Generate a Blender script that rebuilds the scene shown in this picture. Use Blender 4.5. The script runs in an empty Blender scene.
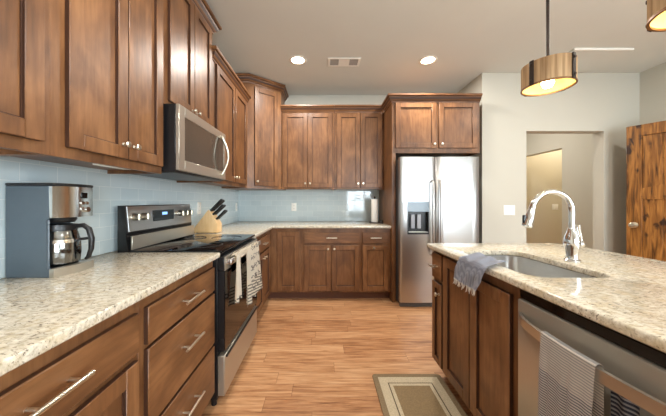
import bpy, bmesh, math, random
from mathutils import Vector, Matrix
PI = math.pi
random.seed(7)
sc = bpy.context.scene
COL = sc.collection

# ---------------------------------------------------------------- camera, world, daylight, exposure
cam = bpy.data.objects.new('camera', bpy.data.cameras.new('camera'))
COL.objects.link(cam)
cam.location = (0, 0, 1.213); cam.rotation_euler = (PI/2, 0, 0)
cam.data.sensor_width = 36; cam.data.lens = 260/666*36
cam.data.shift_x = 10/666; cam.data.shift_y = -7/666
cam.data.clip_start = 0.02
sc.camera = cam
W = bpy.data.worlds.new('daylight'); sc.world = W; W.use_nodes = True
W.node_tree.nodes['Background'].inputs[0].default_value = (0.86, 0.93, 1.0, 1)
W.node_tree.nodes['Background'].inputs[1].default_value = 2.0

def area(name, loc, rot, sx, sy, power, color=(1, 1, 1), parent=None, spread=PI):
    l = bpy.data.lights.new(name, 'AREA'); l.shape = 'RECTANGLE'; l.size = sx; l.size_y = sy
    l.energy = power; l.color = color; l.spread = spread
    o = bpy.data.objects.new(name, l); COL.objects.link(o); o.location = loc; o.rotation_euler = rot
    if parent: o.parent = parent
    return o
# daylight through the patio window, plus two added windows that brighten the room
area('daylight_patio', (1.75, -3.36, 1.1), (PI/2, 0, 0), 1.5, 1.95, 300, (0.80, 0.91, 1.0))
area('fill_window_rear', (3.2, -3.36, 1.1), (PI/2, 0, 0), 0.85, 1.95, 120, (0.80, 0.91, 1.0))  # fill light behind the added rear window
area('fill_window_right', (4.02, -1.45, 1.5), (0, PI/2, 0), 1.2, 2.1, 170, (0.80, 0.91, 1.0))  # fill light behind the added right-hand window

vs = sc.view_settings
vs.view_transform = 'Standard'; vs.look = 'None'; vs.gamma = 1; vs.use_curve_mapping = False
vs.exposure = -0.2
sc.cycles.max_bounces = 10; sc.cycles.diffuse_bounces = 6; sc.cycles.glossy_bounces = 4
sc.cycles.sample_clamp_indirect = 6
sc.cycles.use_denoising = True

# ---------------------------------------------------------------- materials
def lin(r, g, b):
    f = lambda c: (c/255/12.92) if c/255 <= 0.04045 else ((c/255+0.055)/1.055)**2.4
    return (f(r), f(g), f(b), 1)

class NT:
    def __init__(s, name):
        s.m = bpy.data.materials.new(name); s.m.use_nodes = True
        s.t = s.m.node_tree; s.p = s.t.nodes['Principled BSDF']
    def n(s, typ, ins={}, **kw):
        nd = s.t.nodes.new(typ)
        for k, v in kw.items(): setattr(nd, k, v)
        for k, v in ins.items(): s.set(nd, k, v)
        return nd
    def set(s, nd, k, v):
        i = nd.inputs[k]
        if isinstance(v, bpy.types.NodeSocket): s.t.links.new(v, i)
        elif isinstance(v, bpy.types.Node): s.t.links.new(v.outputs[0], i)
        else: i.default_value = v
    def math(s, op, a, b=0.0):
        return s.n('ShaderNodeMath', {0: a, 1: b}, operation=op).outputs[0]
    def mix(s, f, a, b, mode='MIX'):
        nd = s.n('ShaderNodeMix', data_type='RGBA', blend_type=mode)
        s.set(nd, 0, f); s.set(nd, 6, a); s.set(nd, 7, b)
        return nd.outputs[2]
    def ramp(s, f, stops):
        nd = s.n('ShaderNodeValToRGB', {0: f}); e = nd.color_ramp.elements
        while len(e) < len(stops): e.new(0.5)
        for el, (p, c) in zip(e, stops): el.position = p; el.color = c
        return nd.outputs[0]
    def coord(s): return s.n('ShaderNodeTexCoord').outputs['Object']
    def bump(s, h, strength=0.2, dist=0.01):
        return s.n('ShaderNodeBump', {'Height': h, 'Strength': strength, 'Distance': dist}).outputs[0]
    def P(s, **kw):
        for k, v in kw.items(): s.set(s.p, {'base': 'Base Color', 'rough': 'Roughness', 'metal': 'Metallic', 'normal': 'Normal', 'spec': 'Specular IOR Level', 'coat': 'Coat Weight'}.get(k, k), v)
        return s.m

def plain(name, rgb, rough=0.5, metal=0.0, noise=0.06, scale=30, **kw):
    t = NT(name); c = lin(*rgb)
    nz = t.n('ShaderNodeTexNoise', {'Vector': t.coord(), 'Scale': scale, 'Detail': 3.0})
    d = tuple(x*(1-noise) for x in c[:3])+(1,); u = tuple(min(1, x*(1+noise)) for x in c[:3])+(1,)
    return t.P(base=t.mix(nz.outputs[0], d, u), rough=rough, metal=metal, **kw)

def emit(name, rgb, strength):
    t = NT(name); c = lin(*rgb)
    return t.P(base=c, **{'Emission Color': c, 'Emission Strength': strength})

def wood(name, dark, mid, light, axis, rough=0.38):
    """stained maple; grain runs along axis (0,1,2)"""
    t = NT(name); co = t.coord()
    rnd = t.n('ShaderNodeObjectInfo').outputs['Random']
    off = t.n('ShaderNodeCombineXYZ', {0: t.math('MULTIPLY', rnd, 37.0), 1: t.math('MULTIPLY', rnd, 91.0), 2: t.math('MULTIPLY', rnd, 53.0)})
    v = t.n('ShaderNodeVectorMath', {0: co, 1: off.outputs[0]}, operation='ADD').outputs[0]
    sv = [1, 1, 1]; sv[axis] = 0.10
    vg = t.n('ShaderNodeVectorMath', {0: v, 1: tuple(sv)}, operation='MULTIPLY').outputs[0]
    sb = [1, 1, 1]; sb[axis] = 0.5
    vb = t.n('ShaderNodeVectorMath', {0: v, 1: tuple(sb)}, operation='MULTIPLY').outputs[0]
    g = t.n('ShaderNodeTexNoise', {'Vector': vg, 'Scale': 55.0, 'Detail': 5.0, 'Roughness': 0.6}).outputs[0]
    b = t.n('ShaderNodeTexNoise', {'Vector': vb, 'Scale': 6.0, 'Detail': 3.0, 'Roughness': 0.55, 'Distortion': 0.6}).outputs[0]
    k = t.math('ADD', t.math('MULTIPLY', g, 0.38), t.math('MULTIPLY', b, 0.62))
    k = t.math('ADD', k, t.math('MULTIPLY', t.math('SUBTRACT', rnd, 0.5), 0.06))
    c = t.ramp(k, [(0.28, lin(*dark)), (0.5, lin(*mid)), (0.72, lin(*light))])
    return t.P(base=c, rough=rough, normal=t.bump(g, 0.05, 0.003), spec=0.45)

CD, CM, CL = (72, 45, 26), (114, 76, 46), (148, 105, 68)
WV = wood('stained_maple_vertical', CD, CM, CL, 2)
WH = wood('stained_maple_horizontal', CD, CM, CL, 0)
GLAZE_SHADE = plain('dark_stain_and_shade', (64, 38, 24), 0.5)  # stained edge tone; also paints shade into panel recesses and crown
TOE = plain('toe_kick_wood', (96, 60, 42), 0.55)
NICKEL = plain('satin_nickel', (222, 216, 200), 0.28, 1.0)
CHROME = plain('polished_steel', (225, 225, 225), 0.10, 1.0, noise=0.02)
BLACK = plain('black_plastic', (20, 20, 22), 0.35)
DGREY = plain('dark_grey_plastic', (80, 92, 102), 0.18)
BGLASS = plain('black_glass', (12, 13, 15), 0.06, noise=0.02)
WHITE = plain('white_plastic', (238, 238, 232), 0.4, noise=0.02)
BRONZE = plain('dark_bronze', (52, 42, 36), 0.4, 0.6)
CEIL = plain('ceiling_paint', (213, 215, 209), 0.9, noise=0.03, scale=3)
WALL = plain('wall_paint', (192, 189, 177), 0.9, noise=0.02, scale=3)
BEIGE = plain('hall_room_paint', (204, 196, 176), 0.9, noise=0.02, scale=3)
TRIM = plain('white_trim_paint', (236, 234, 226), 0.5, noise=0.02)

def steel_mat(name, rgb=(184, 183, 182), rough=0.30, aniso=0.7):
    t = NT(name)
    tg = t.n('ShaderNodeTangent', direction_type='RADIAL', axis='Z')
    v = t.n('ShaderNodeVectorMath', {0: t.coord(), 1: (2.0, 2.0, 60.0)}, operation='MULTIPLY').outputs[0]
    g = t.n('ShaderNodeTexNoise', {'Vector': v, 'Scale': 1.0, 'Detail': 2.0}).outputs[0]
    c = lin(*rgb); d = tuple(x*0.93 for x in c[:3])+(1,)
    return t.P(base=t.mix(g, c, d), metal=1.0, rough=rough, Anisotropic=aniso, Tangent=tg.outputs[0])
STEEL = steel_mat('brushed_stainless')
STEELD = plain('grey_stainless', (182, 176, 164), 0.3, 0.72, noise=0.02)
STEELP = steel_mat('satin_stainless', (206, 204, 200), 0.33, 0.0)

def granite():
    t = NT('cream_granite'); co = t.coord()
    cs = t.n('ShaderNodeVectorMath', {0: co, 1: (0.75, 1.25, 1.0)}, operation='MULTIPLY').outputs[0]
    a = t.n('ShaderNodeTexNoise', {'Vector': cs, 'Scale': 60.0, 'Detail': 5.0, 'Roughness': 0.7}).outputs[0]
    c = t.ramp(a, [(0.30, lin(138, 128, 114)), (0.42, lin(188, 180, 162)), (0.55, lin(212, 205, 188)), (0.72, lin(230, 225, 211))])
    e = t.n('ShaderNodeTexNoise', {'Vector': co, 'Scale': 22.0, 'Detail': 3.0}).outputs[0]
    c = t.mix(t.math('MULTIPLY', t.ramp(e, [(0.48, (0, 0, 0, 1)), (0.68, (1, 1, 1, 1))]), 0.4), c, lin(192, 172, 130))
    b = t.n('ShaderNodeTexNoise', {'Vector': cs, 'Scale': 105.0, 'Detail': 3.0, 'Roughness': 0.65}).outputs[0]
    d = t.n('ShaderNodeTexNoise', {'Vector': co, 'Scale': 26.0, 'Detail': 2.0}).outputs[0]
    k = t.math('MULTIPLY', t.ramp(b, [(0.36, (1, 1, 1, 1)), (0.43, (0, 0, 0, 1))]), t.ramp(d, [(0.36, (0.25, 0.25, 0.25, 1)), (0.6, (1, 1, 1, 1))]))
    c = t.mix(k, c, lin(106, 94, 84))
    return t.P(base=c, rough=0.14, spec=0.5)
GRANITE = granite()

def tile(name, axis):
    """pale blue-grey glass subway tile; axis = the horizontal axis of the wall"""
    t = NT(name); co = t.coord()
    s = t.n('ShaderNodeSeparateXYZ', {0: co})
    v = t.n('ShaderNodeCombineXYZ', {0: s.outputs[axis], 1: t.math('ADD', s.outputs[2], -0.914), 2: 0.0}).outputs[0]
    b = t.n('ShaderNodeTexBrick', {'Vector': v, 'Color1': lin(188, 203, 208), 'Color2': lin(196, 210, 214), 'Mortar': lin(208, 216, 216), 'Scale': 1.0, 'Mortar Size': 0.0016, 'Mortar Smooth': 0.1, 'Bias': 0.0, 'Brick Width': 0.152, 'Row Height': 0.0762})
    b.offset = 0.5
    n = t.n('ShaderNodeTexNoise', {'Vector': co, 'Scale': 7.0, 'Detail': 1.0}).outputs[0]
    h = t.math('ADD', t.math('MULTIPLY', b.outputs['Fac'], -1.0), t.math('MULTIPLY', n, 0.25))
    return t.P(base=b.outputs['Color'], rough=t.math('ADD', t.math('MULTIPLY', b.outputs['Fac'], 0.5), 0.07), normal=t.bump(h, 0.35, 0.0015), spec=0.6)
TILE_L = tile('glass_tile_left', 1); TILE_B = tile('glass_tile_back', 0)

def floor_mat():
    t = NT('oak_planks'); co = t.coord(); s = t.n('ShaderNodeSeparateXYZ', {0: co})
    x, y = s.outputs[0], s.outputs[1]
    row = t.math('FLOOR', t.math('DIVIDE', y, 0.115))
    rr = t.n('ShaderNodeTexWhiteNoise', {'Vector': t.n('ShaderNodeCombineXYZ', {0: row, 1: 3.3, 2: 0.0}).outputs[0]}).outputs[0]
    xs = t.math('ADD', t.math('DIVIDE', x, 1.1), t.math('MULTIPLY', rr, 7.0))
    colm = t.math('FLOOR', xs)
    pr = t.n('ShaderNodeTexWhiteNoise', {'Vector': t.n('ShaderNodeCombineXYZ', {0: row, 1: colm, 2: 1.0}).outputs[0]}).outputs[0]
    off = t.n('ShaderNodeCombineXYZ', {0: t.math('MULTIPLY', pr, 30.0), 1: t.math('MULTIPLY', pr, 71.0), 2: 0.0}).outputs[0]
    v = t.n('ShaderNodeVectorMath', {0: co, 1: off}, operation='ADD').outputs[0]
    vg = t.n('ShaderNodeVectorMath', {0: v, 1: (1.6, 24.0, 1.0)}, operation='MULTIPLY').outputs[0]
    g = t.n('ShaderNodeTexNoise', {'Vector': vg, 'Scale': 2.2, 'Detail': 6.0, 'Roughness': 0.62, 'Distortion': 0.5}).outputs[0]
    k = t.math('ADD', t.math('MULTIPLY', g, 0.88), t.math('MULTIPLY', pr, 0.13))
    c = t.ramp(k, [(0.30, lin(122, 80, 52)), (0.43, lin(170, 122, 84)), (0.56, lin(196, 149, 107)), (0.74, lin(216, 176, 136))])
    fy = t.math('FRACT', t.math('DIVIDE', y, 0.115)); fx = t.math('FRACT', xs)
    gap = t.math('MAXIMUM', t.math('LESS_THAN', fy, 0.025), t.math('LESS_THAN', fx, 0.004))
    c = t.mix(t.math('MULTIPLY', gap, 0.4), c, lin(96, 60, 38))
    return t.P(base=c, rough=0.32, normal=t.bump(t.math('SUBTRACT', t.math('MULTIPLY', g, 0.3), gap), 0.12, 0.002), spec=0.45)
FLOOR = floor_mat()

def knotty():
    t = NT('knotty_alder'); co = t.coord()
    v = t.n('ShaderNodeVectorMath', {0: co, 1: (1, 1, 0.09)}, operation='MULTIPLY').outputs[0]
    g = t.n('ShaderNodeTexNoise', {'Vector': v, 'Scale': 40.0, 'Detail': 5.0, 'Distortion': 0.8}).outputs[0]
    c = t.ramp(g, [(0.30, lin(58, 34, 13)), (0.46, lin(120, 76, 30)), (0.70, lin(164, 112, 54))])
    v2 = t.n('ShaderNodeVectorMath', {0: co, 1: (1, 0.3, 0.5)}, operation='MULTIPLY').outputs[0]
    vo = t.n('ShaderNodeTexVoronoi', {'Vector': v2, 'Scale': 12.0}).outputs['Distance']
    n2 = t.n('ShaderNodeTexNoise', {'Vector': v2, 'Scale': 9.0, 'Detail': 5.0, 'Distortion': 1.5}).outputs[0]
    k = t.math('ADD', vo, t.math('MULTIPLY', t.math('SUBTRACT', n2, 0.5), 1.3))
    c = t.mix(t.ramp(k, [(0.14, (1, 1, 1, 1)), (0.30, (0, 0, 0, 1))]), c, lin(46, 24, 12))
    return t.P(base=c, rough=0.35)
KNOTTY = knotty()
LWOOD = wood('pale_beech', (200, 160, 108), (222, 184, 132), (236, 204, 158), 2)

def rug_mat(w, l):
    t = NT('bordered_rug'); co = t.coord(); s = t.n('ShaderNodeSeparateXYZ', {0: co})
    dx = t.math('SUBTRACT', w/2, t.math('ABSOLUTE', s.outputs[0])); dy = t.math('SUBTRACT', l/2, t.math('ABSOLUTE', s.outputs[1]))
    d = t.math('MINIMUM', dx, dy)
    nd = t.n('ShaderNodeValToRGB', {0: t.math('MULTIPLY', d, 5.0)}); r = nd.color_ramp; r.interpolation = 'CONSTANT'
    tan, cream, dk = lin(142, 122, 92), lin(206, 192, 162), lin(98, 84, 64)
    st = [(0.0, tan), (0.17, cream), (0.44, dk), (0.475, cream), (0.58, lin(146, 124, 90))]
    while len(r.elements) < len(st): r.elements.new(0.5)
    for e, (p, c) in zip(r.elements, st): e.position = p; e.color = c
    n = t.n('ShaderNodeTexNoise', {'Vector': co, 'Scale': 160.0, 'Detail': 2.0}).outputs[0]
    c = t.mix(0.35, nd.outputs[0], t.ramp(n, [(0.3, (0.25, 0.25, 0.25, 1)), (0.7, (1, 1, 1, 1))]), 'MULTIPLY')
    return t.P(base=c, rough=0.95, normal=t.bump(n, 0.5, 0.004))

def stripes(name, base, dark, axis, period, duty, rough=0.95, wv=900):
    t = NT(name); co = t.coord(); s = t.n('ShaderNodeSeparateXYZ', {0: co})
    f = t.math('FRACT', t.math('DIVIDE', s.outputs[axis], period))
    k = t.ramp(f, [(0.0, (0, 0, 0, 1)), (max(0.01, 1-duty-0.15), (0, 0, 0, 1)), (1-duty, (1, 1, 1, 1)), (0.98, (1, 1, 1, 1))])
    n = t.n('ShaderNodeTexNoise', {'Vector': co, 'Scale': 220.0}).outputs[0]
    c = t.mix(k, lin(*base), lin(*dark))
    return t.P(base=c, rough=rough, normal=t.bump(n, 0.35, 0.003))

# ---------------------------------------------------------------- mesh helpers
class B:
    def __init__(s): s.bm = bmesh.new()
    def box(s, x0, x1, y0, y1, z0, z1, bev=0.0, seg=1, mi=0):
        m = Matrix.Translation(((x0+x1)/2, (y0+y1)/2, (z0+z1)/2)) @ Matrix.Diagonal((abs(x1-x0), abs(y1-y0), abs(z1-z0), 1))
        vs = bmesh.ops.create_cube(s.bm, size=1, matrix=m)['verts']
        fs = {f for v in vs for f in v.link_faces}
        for f in fs: f.material_index = mi
        if bev:
            es = list({e for v in vs for e in v.link_edges})
            r = bmesh.ops.bevel(s.bm, geom=es, offset=bev, segments=seg, affect='EDGES', profile=0.5)
            for f in r['faces']: f.material_index = mi
        return s
    def tube(s, pts, r, n=12, mi=0, caps=True):
        pts = [Vector(p) for p in pts]; rr = r if isinstance(r, (list, tuple)) else [r]*len(pts)
        rings = []; up = None
        for i, p in enumerate(pts):
            d = (pts[min(i+1, len(pts)-1)]-pts[max(i-1, 0)]).normalized()
            if up is None:
                up = Vector((0, 0, 1)) if abs(d.z) < 0.9 else Vector((1, 0, 0))
            a = d.cross(up).normalized(); b = a.cross(d).normalized(); up = b
            rings.append([s.bm.verts.new(p+(a*math.cos(2*PI*k/n)+b*math.sin(2*PI*k/n))*rr[i]) for k in range(n)])
        for A, C in zip(rings, rings[1:]):
            for k in range(n):
                f = s.bm.faces.new((A[k], A[(k+1) % n], C[(k+1) % n], C[k])); f.material_index = mi
        if caps:
            for ring in (rings[0][::-1], rings[-1]):
                f = s.bm.faces.new(ring); f.material_index = mi
        return s
    def lathe(s, prof, c=(0, 0, 0), axis='Z', n=32, mi=0, closed=False):
        c = Vector(c); rings = []
        def pt(r, h, a):
            u, v = r*math.cos(a), r*math.sin(a)
            return c+Vector({'Z': (u, v, h), 'Y': (u, h, v), 'X': (h, u, v)}[axis])
        for r, h in prof:
            rings.append([s.bm.verts.new(pt(0, h, 0))] if r < 1e-6 else [s.bm.verts.new(pt(r, h, 2*PI*k/n)) for k in range(n)])
        pairs = list(zip(rings, rings[1:]))
        if closed: pairs.append((rings[-1], rings[0]))
        for A, C in pairs:
            for k in range(n):
                q = [A[k % len(A)], A[(k+1) % len(A)], C[(k+1) % len(C)], C[k % len(C)]]
                q = list(dict.fromkeys(q))
                if len(q) >= 3:
                    f = s.bm.faces.new(q); f.material_index = mi
        return s
    def prism(s, poly, a0, a1, axis='Z', bev=0.0, seg=2, mi=0):
        """polygon in the plane normal to axis, pushed from a0 to a1. Z:(x,y) Y:(x,z) X:(y,z)"""
        def pt(p, a): return {'Z': (p[0], p[1], a), 'Y': (p[0], a, p[1]), 'X': (a, p[0], p[1])}[axis]
        A = [s.bm.verts.new(pt(p, a0)) for p in poly]; C = [s.bm.verts.new(pt(p, a1)) for p in poly]
        n = len(poly); fs = [s.bm.faces.new(A), s.bm.faces.new(C[::-1])]
        for k in range(n): fs.append(s.bm.faces.new((A[k], C[k], C[(k+1) % n], A[(k+1) % n])))
        for f in fs: f.material_index = mi
        if bev:
            es = list({e for f in fs[:2] for e in f.edges})
            bmesh.ops.bevel(s.bm, geom=es, offset=bev, segments=seg, affect='EDGES', profile=0.5)
        return s
    def plate(s, outer, holes, z0, z1, bev=0.0, seg=3):
        es = []
        for loop in [outer]+holes:
            vs = [s.bm.verts.new((x, y, z1)) for x, y in loop]
            es += [s.bm.edges.new((vs[i], vs[(i+1) % len(vs)])) for i in range(len(vs))]
        fs = [g for g in bmesh.ops.triangle_fill(s.bm, edges=es, use_beauty=True)['geom'] if isinstance(g, bmesh.types.BMFace)]
        for f in fs:
            f.normal_update()
            if f.normal.z < 0: f.normal_flip()
        ret = bmesh.ops.extrude_face_region(s.bm, geom=fs, use_keep_orig=True)
        nv = [g for g in ret['geom'] if isinstance(g, bmesh.types.BMVert)]
        bmesh.ops.translate(s.bm, verts=nv, vec=(0, 0, z0-z1))
        bmesh.ops.recalc_face_normals(s.bm, faces=s.bm.faces[:])
        if bev:
            s.bm.normal_update()
            ee = [e for e in s.bm.edges if len(e.link_faces) == 2 and e.calc_face_angle(0) > 1.2 and abs(e.verts[0].co.z-e.verts[1].co.z) < 1e-5]
            bmesh.ops.bevel(s.bm, geom=ee, offset=bev, segments=seg, affect='EDGES', profile=0.5)
        return s
    def sweep(s, path, prof, mi=0, alt=()):
        """closed profile (out, z) carried along a 2D path, mitred; out is to the right of travel"""
        P_ = [Vector(p) for p in path]; rings = []
        for i, p in enumerate(P_):
            ns = []
            if i > 0: d = (p-P_[i-1]).normalized(); ns.append(Vector((d.y, -d.x)))
            if i < len(P_)-1: d = (P_[i+1]-p).normalized(); ns.append(Vector((d.y, -d.x)))
            if len(ns) == 2:
                m = (ns[0]+ns[1]); m = m/ (1+ns[0].dot(ns[1]))
            else: m = ns[0]
            rings.append([s.bm.verts.new((p.x+m.x*o, p.y+m.y*o, z)) for o, z in prof])
        n = len(prof)
        for A, C in zip(rings, rings[1:]):
            for k in range(n): s.bm.faces.new((A[k], A[(k+1) % n], C[(k+1) % n], C[k])).material_index = 1 if k in alt else mi
        s.bm.faces.new(rings[0][::-1]).material_index = mi; s.bm.faces.new(rings[-1]).material_index = mi
        return s
    def cloth(s, f, nu, nv, th):
        g = [[s.bm.verts.new(f(i/nu, j/nv)) for j in range(nv+1)] for i in range(nu+1)]
        fs = [s.bm.faces.new((g[i][j], g[i+1][j], g[i+1][j+1], g[i][j+1])) for i in range(nu) for j in range(nv)]
        bmesh.ops.solidify(s.bm, geom=fs, thickness=th)
        return s

def obj(name, b, mats, parent=None, smooth=True, loc=(0, 0, 0), rot=(0, 0, 0)):
    bmesh.ops.recalc_face_normals(b.bm, faces=b.bm.faces[:])
    me = bpy.data.meshes.new(name); b.bm.to_mesh(me); b.bm.free()
    for m in (mats if isinstance(mats, (list, tuple)) else [mats]): me.materials.append(m)
    if smooth:
        me.polygons.foreach_set('use_smooth', [True]*len(me.polygons)); me.set_sharp_from_angle(angle=0.7)
    o = bpy.data.objects.new(name, me); COL.objects.link(o); o.location = loc; o.rotation_euler = rot
    if parent: o.parent = parent
    return o
def tag(o, label, cat, group=None):
    o['label'] = label; o['category'] = cat
    if group: o['group'] = group
    return o
def thing(name, label, cat, loc=(0, 0, 0), rz=0.0, group=None):
    o = bpy.data.objects.new(name, None); COL.objects.link(o); o.location = loc; o.rotation_euler = (0, 0, rz)
    o.empty_display_size = 0.1
    return tag(o, label, cat, group)
def struct(name, b, m, parent=None, smooth=False):
    o = obj(name, b, m, parent, smooth)
    if not parent: o['kind'] = 'structure'
    return o
def dup(root, loc=None, rz=None, label=None):
    r = root.copy(); COL.objects.link(r)
    if loc is not None: r.location = loc
    if rz is not None: r.rotation_euler = (0, 0, rz)
    if label: r['label'] = label
    for ch in list(root.children):
        c = ch.copy(); COL.objects.link(c); c.parent = r
        for g in list(ch.children):
            d = g.copy(); COL.objects.link(d); d.parent = c
    return r
def rrect(x0, x1, y0, y1, r, n=8):
    rs = r if isinstance(r, (list, tuple)) else [r]*4
    out = []
    for (cx, cy, a0, q) in ((x1, y1, 0, 0), (x0, y1, 90, 1), (x0, y0, 180, 2), (x1, y0, 270, 3)):
        q = rs[q]; sx = -1 if cx == x1 else 1; sy = -1 if cy == y1 else 1
        if q < 1e-6: out.append((cx, cy)); continue
        for k in range(n+1):
            a = math.radians(a0+90*k/n); out.append((cx+sx*q+q*math.cos(a), cy+sy*q+q*math.sin(a)))
    return out

# ---------------------------------------------------------------- room shell
XL, XR, YB, YF, H = -1.25, 3.86, 3.84, -3.2, 2.775
YW = 3.17                       # wall with the hallway opening
struct('floor', B().box(XL-0.12, 6.0, YF-0.12, 5.6, -0.1, 0), FLOOR)
struct('ceiling', B().box(XL-0.12, 6.0, YF-0.12, 5.6, H, H+0.1), CEIL)
struct('wall_left', B().box(XL-0.12, XL, YF-0.12, YB+0.12, 0, H), WALL)
struct('wall_back', B().box(XL, 1.94, YB, YB+0.12, 0, H), WALL)
OX0, OX1, OZ = 2.48, 3.425, 2.066
b = B(); b.box(1.94, OX0, YW, YW+0.13, 0, H); b.box(OX1, XR, YW, YW+0.13, 0, H); b.box(OX0, OX1, YW, YW+0.13, OZ, H)
b.box(1.94, 2.06, YW+0.13, YB+0.12, 0, H)
struct('wall_hallway', b, WALL)
QY0, QY1, QZ0, QZ1 = -2.5, -0.4, 0.9, 2.1
b = B(); b.box(XR, XR+0.12, YF, QY0, 0, H); b.box(XR, XR+0.12, QY1, 1.14, 0, H); b.box(XR, XR+0.12, QY0, QY1, 0, QZ0); b.box(XR, XR+0.12, QY0, QY1, QZ1, H); b.box(XR, XR+0.12, 2.08, 4.2, 0, H); b.box(XR, XR+0.12, 1.14, 2.08, 2.07, H)
b.box(XR, XR+0.12, 4.2, 5.1, 2.07, H); b.box(XR, XR+0.12, 5.1, 5.3, 0, H)
struct('wall_right', b, WALL)
b = B(); b.box(4.95, 5.05, 1.0, 2.3, 0, H); b.box(3.98, 4.95, 2.2, 2.3, 0, H); b.box(3.98, 4.95, 1.0, 1.1, 0, H)
struct('wall_pantry', b, WALL)
b = B(); b.box(2.06, 5.6, 5.3, 5.42, 0, H); b.box(5.6, 5.72, 3.9, 5.42, 0, H); b.box(3.98, 5.6, 3.9, 4.0, 0, H)
struct('wall_far', b, BEIGE)
struct('wall_hall_left', B().box(2.06, 2.16, YB+0.12, 5.3, 0, H), WALL)
# wall behind the camera, with a gridded patio window and an added unseen window for more light
PX0, PX1, PZ0, PZ1 = 0.98, 2.52, 0.12, 2.1
b = B()
b.box(XL, PX0, YF-0.12, YF, 0, H); b.box(PX1, 2.75, YF-0.12, YF, 0, H); b.box(3.65, XR+0.12, YF-0.12, YF, 0, H)
b.box(2.75, 3.65, YF-0.12, YF, 0, PZ0); b.box(2.75, 3.65, YF-0.12, YF, PZ1, H)
b.box(PX0, PX1, YF-0.12, YF, 0, PZ0); b.box(PX0, PX1, YF-0.12, YF, PZ1, H)
struct('wall_front', b, WALL)
tg = NT('window_glass'); tr = tg.n('ShaderNodeBsdfTransparent', {0: (0.97, 0.98, 0.98, 1)}); gl = tg.n('ShaderNodeBsdfGlossy', {'Roughness': 0.02})
mx = tg.n('ShaderNodeMixShader', {0: 0.06, 1: tr.outputs[0], 2: gl.outputs[0]})
tg.t.links.new(mx.outputs[0], tg.t.nodes['Material Output'].inputs[0]); GLASS = tg.m
def window(name, w, h, nx, nz, loc, rz):
    """frame, bars and pane; local x along the wall, y outwards, z up from the sill"""
    f = 0.05; b = B()
    b.box(0, f, -0.01, 0.10, 0, h); b.box(w-f, w, -0.01, 0.10, 0, h); b.box(f, w-f, -0.01, 0.10, 0, f); b.box(f, w-f, -0.01, 0.10, h-f, h)
    for k in range(1, nx):
        ww = 0.045 if k == nx//2 else 0.022; b.box(w*k/nx-ww, w*k/nx+ww, 0.04, 0.08, f, h-f)
    for k in range(1, nz): b.box(f, w-f, 0.042, 0.078, h*k/nz-0.022, h*k/nz+0.022)
    o = obj(name, b, TRIM, None, False, loc, (0, 0, rz)); o['kind'] = 'structure'
    obj('window_pane', B().box(f, w-f, 0.058, 0.063, f, h-f), GLASS, o, False)
window('window_1', PX1-PX0, PZ1-PZ0, 4, 5, (PX1, YF, PZ0), PI)
window('added_window_rear', 0.9, PZ1-PZ0, 2, 5, (3.65, YF, PZ0), PI)  # added out of view to lift the light on the ceiling
window('added_window_right', QY1-QY0, QZ1-QZ0, 4, 3, (XR, QY1, QZ0), -PI/2)  # added out of view to light the left cabinets and ceiling
# glass tile backsplash
struct('trim_1', B().box(XL, XL+0.008, 0.27, YB, 0.915, 1.40), TILE_L)
struct('trim_2', B().box(XL+0.008, 0.83, YB-0.008, YB, 0.915, 1.40), TILE_B)
b = B(); b.box(1.96, OX0, YW-0.015, YW, 0, 0.12, 0.003); b.box(OX1, XR, YW-0.015, YW, 0, 0.12, 0.003)
struct('baseboard_hallway', b, TRIM)
b = B(); b.box(XR-0.015, XR, 2.12, YW-0.015, 0, 0.12, 0.003)
struct('baseboard_right', b, TRIM)

# knotty alder door standing open against the right-hand wall (origin at the hinge)
DW_, DH = 0.915, 2.03
dr = B()
dr.box(0, 0.115, -0.02, 0.02, 0, DH, 0.003); dr.box(DW_-0.115, DW_, -0.02, 0.02, 0, DH, 0.003)
dr.box(0.115, DW_-0.115, -0.02, 0.02, DH-0.12, DH, 0.003); dr.box(0.115, DW_-0.115, -0.02, 0.02, 0, 0.22, 0.003)
arch = [(0.115, 1.22), (DW_-0.115, 1.22)]+[(DW_-0.115-(DW_-0.23)*k/14, 1.34+0.06*math.sin(PI*k/14)) for k in range(15)]
dr.prism(arch, -0.02, 0.02, 'Y', 0.002, 1)
for k in range(5):
    x0 = 0.115+(DW_-0.23)*k/5; x1 = 0.115+(DW_-0.23)*(k+1)/5
    dr.box(x0, x1, -0.008, 0.008, 0.22, 1.23, 0.003); dr.box(x0, x1, -0.008, 0.008, 1.3, DH-0.12, 0.003)
door = obj('door_1', dr, KNOTTY, None, True, (3.82, 2.10, 0.01), (0, 0, math.atan2(0.82, -0.41)))
door['kind'] = 'structure'
for s in (-1, 1):
    k = B().lathe([(0.0, 0), (0.03, 0), (0.03, 0.008), (0.012, 0.012), (0.012, 0.04), (0.028, 0.05), (0.03, 0.062), (0.02, 0.074), (0, 0.076)], axis='Y', n=20)
    o = obj('door_knob', k, NICKEL, door, True, (DW_-0.06, s*0.021, 0.94))
    if s < 0: o.scale.y = -1

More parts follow.
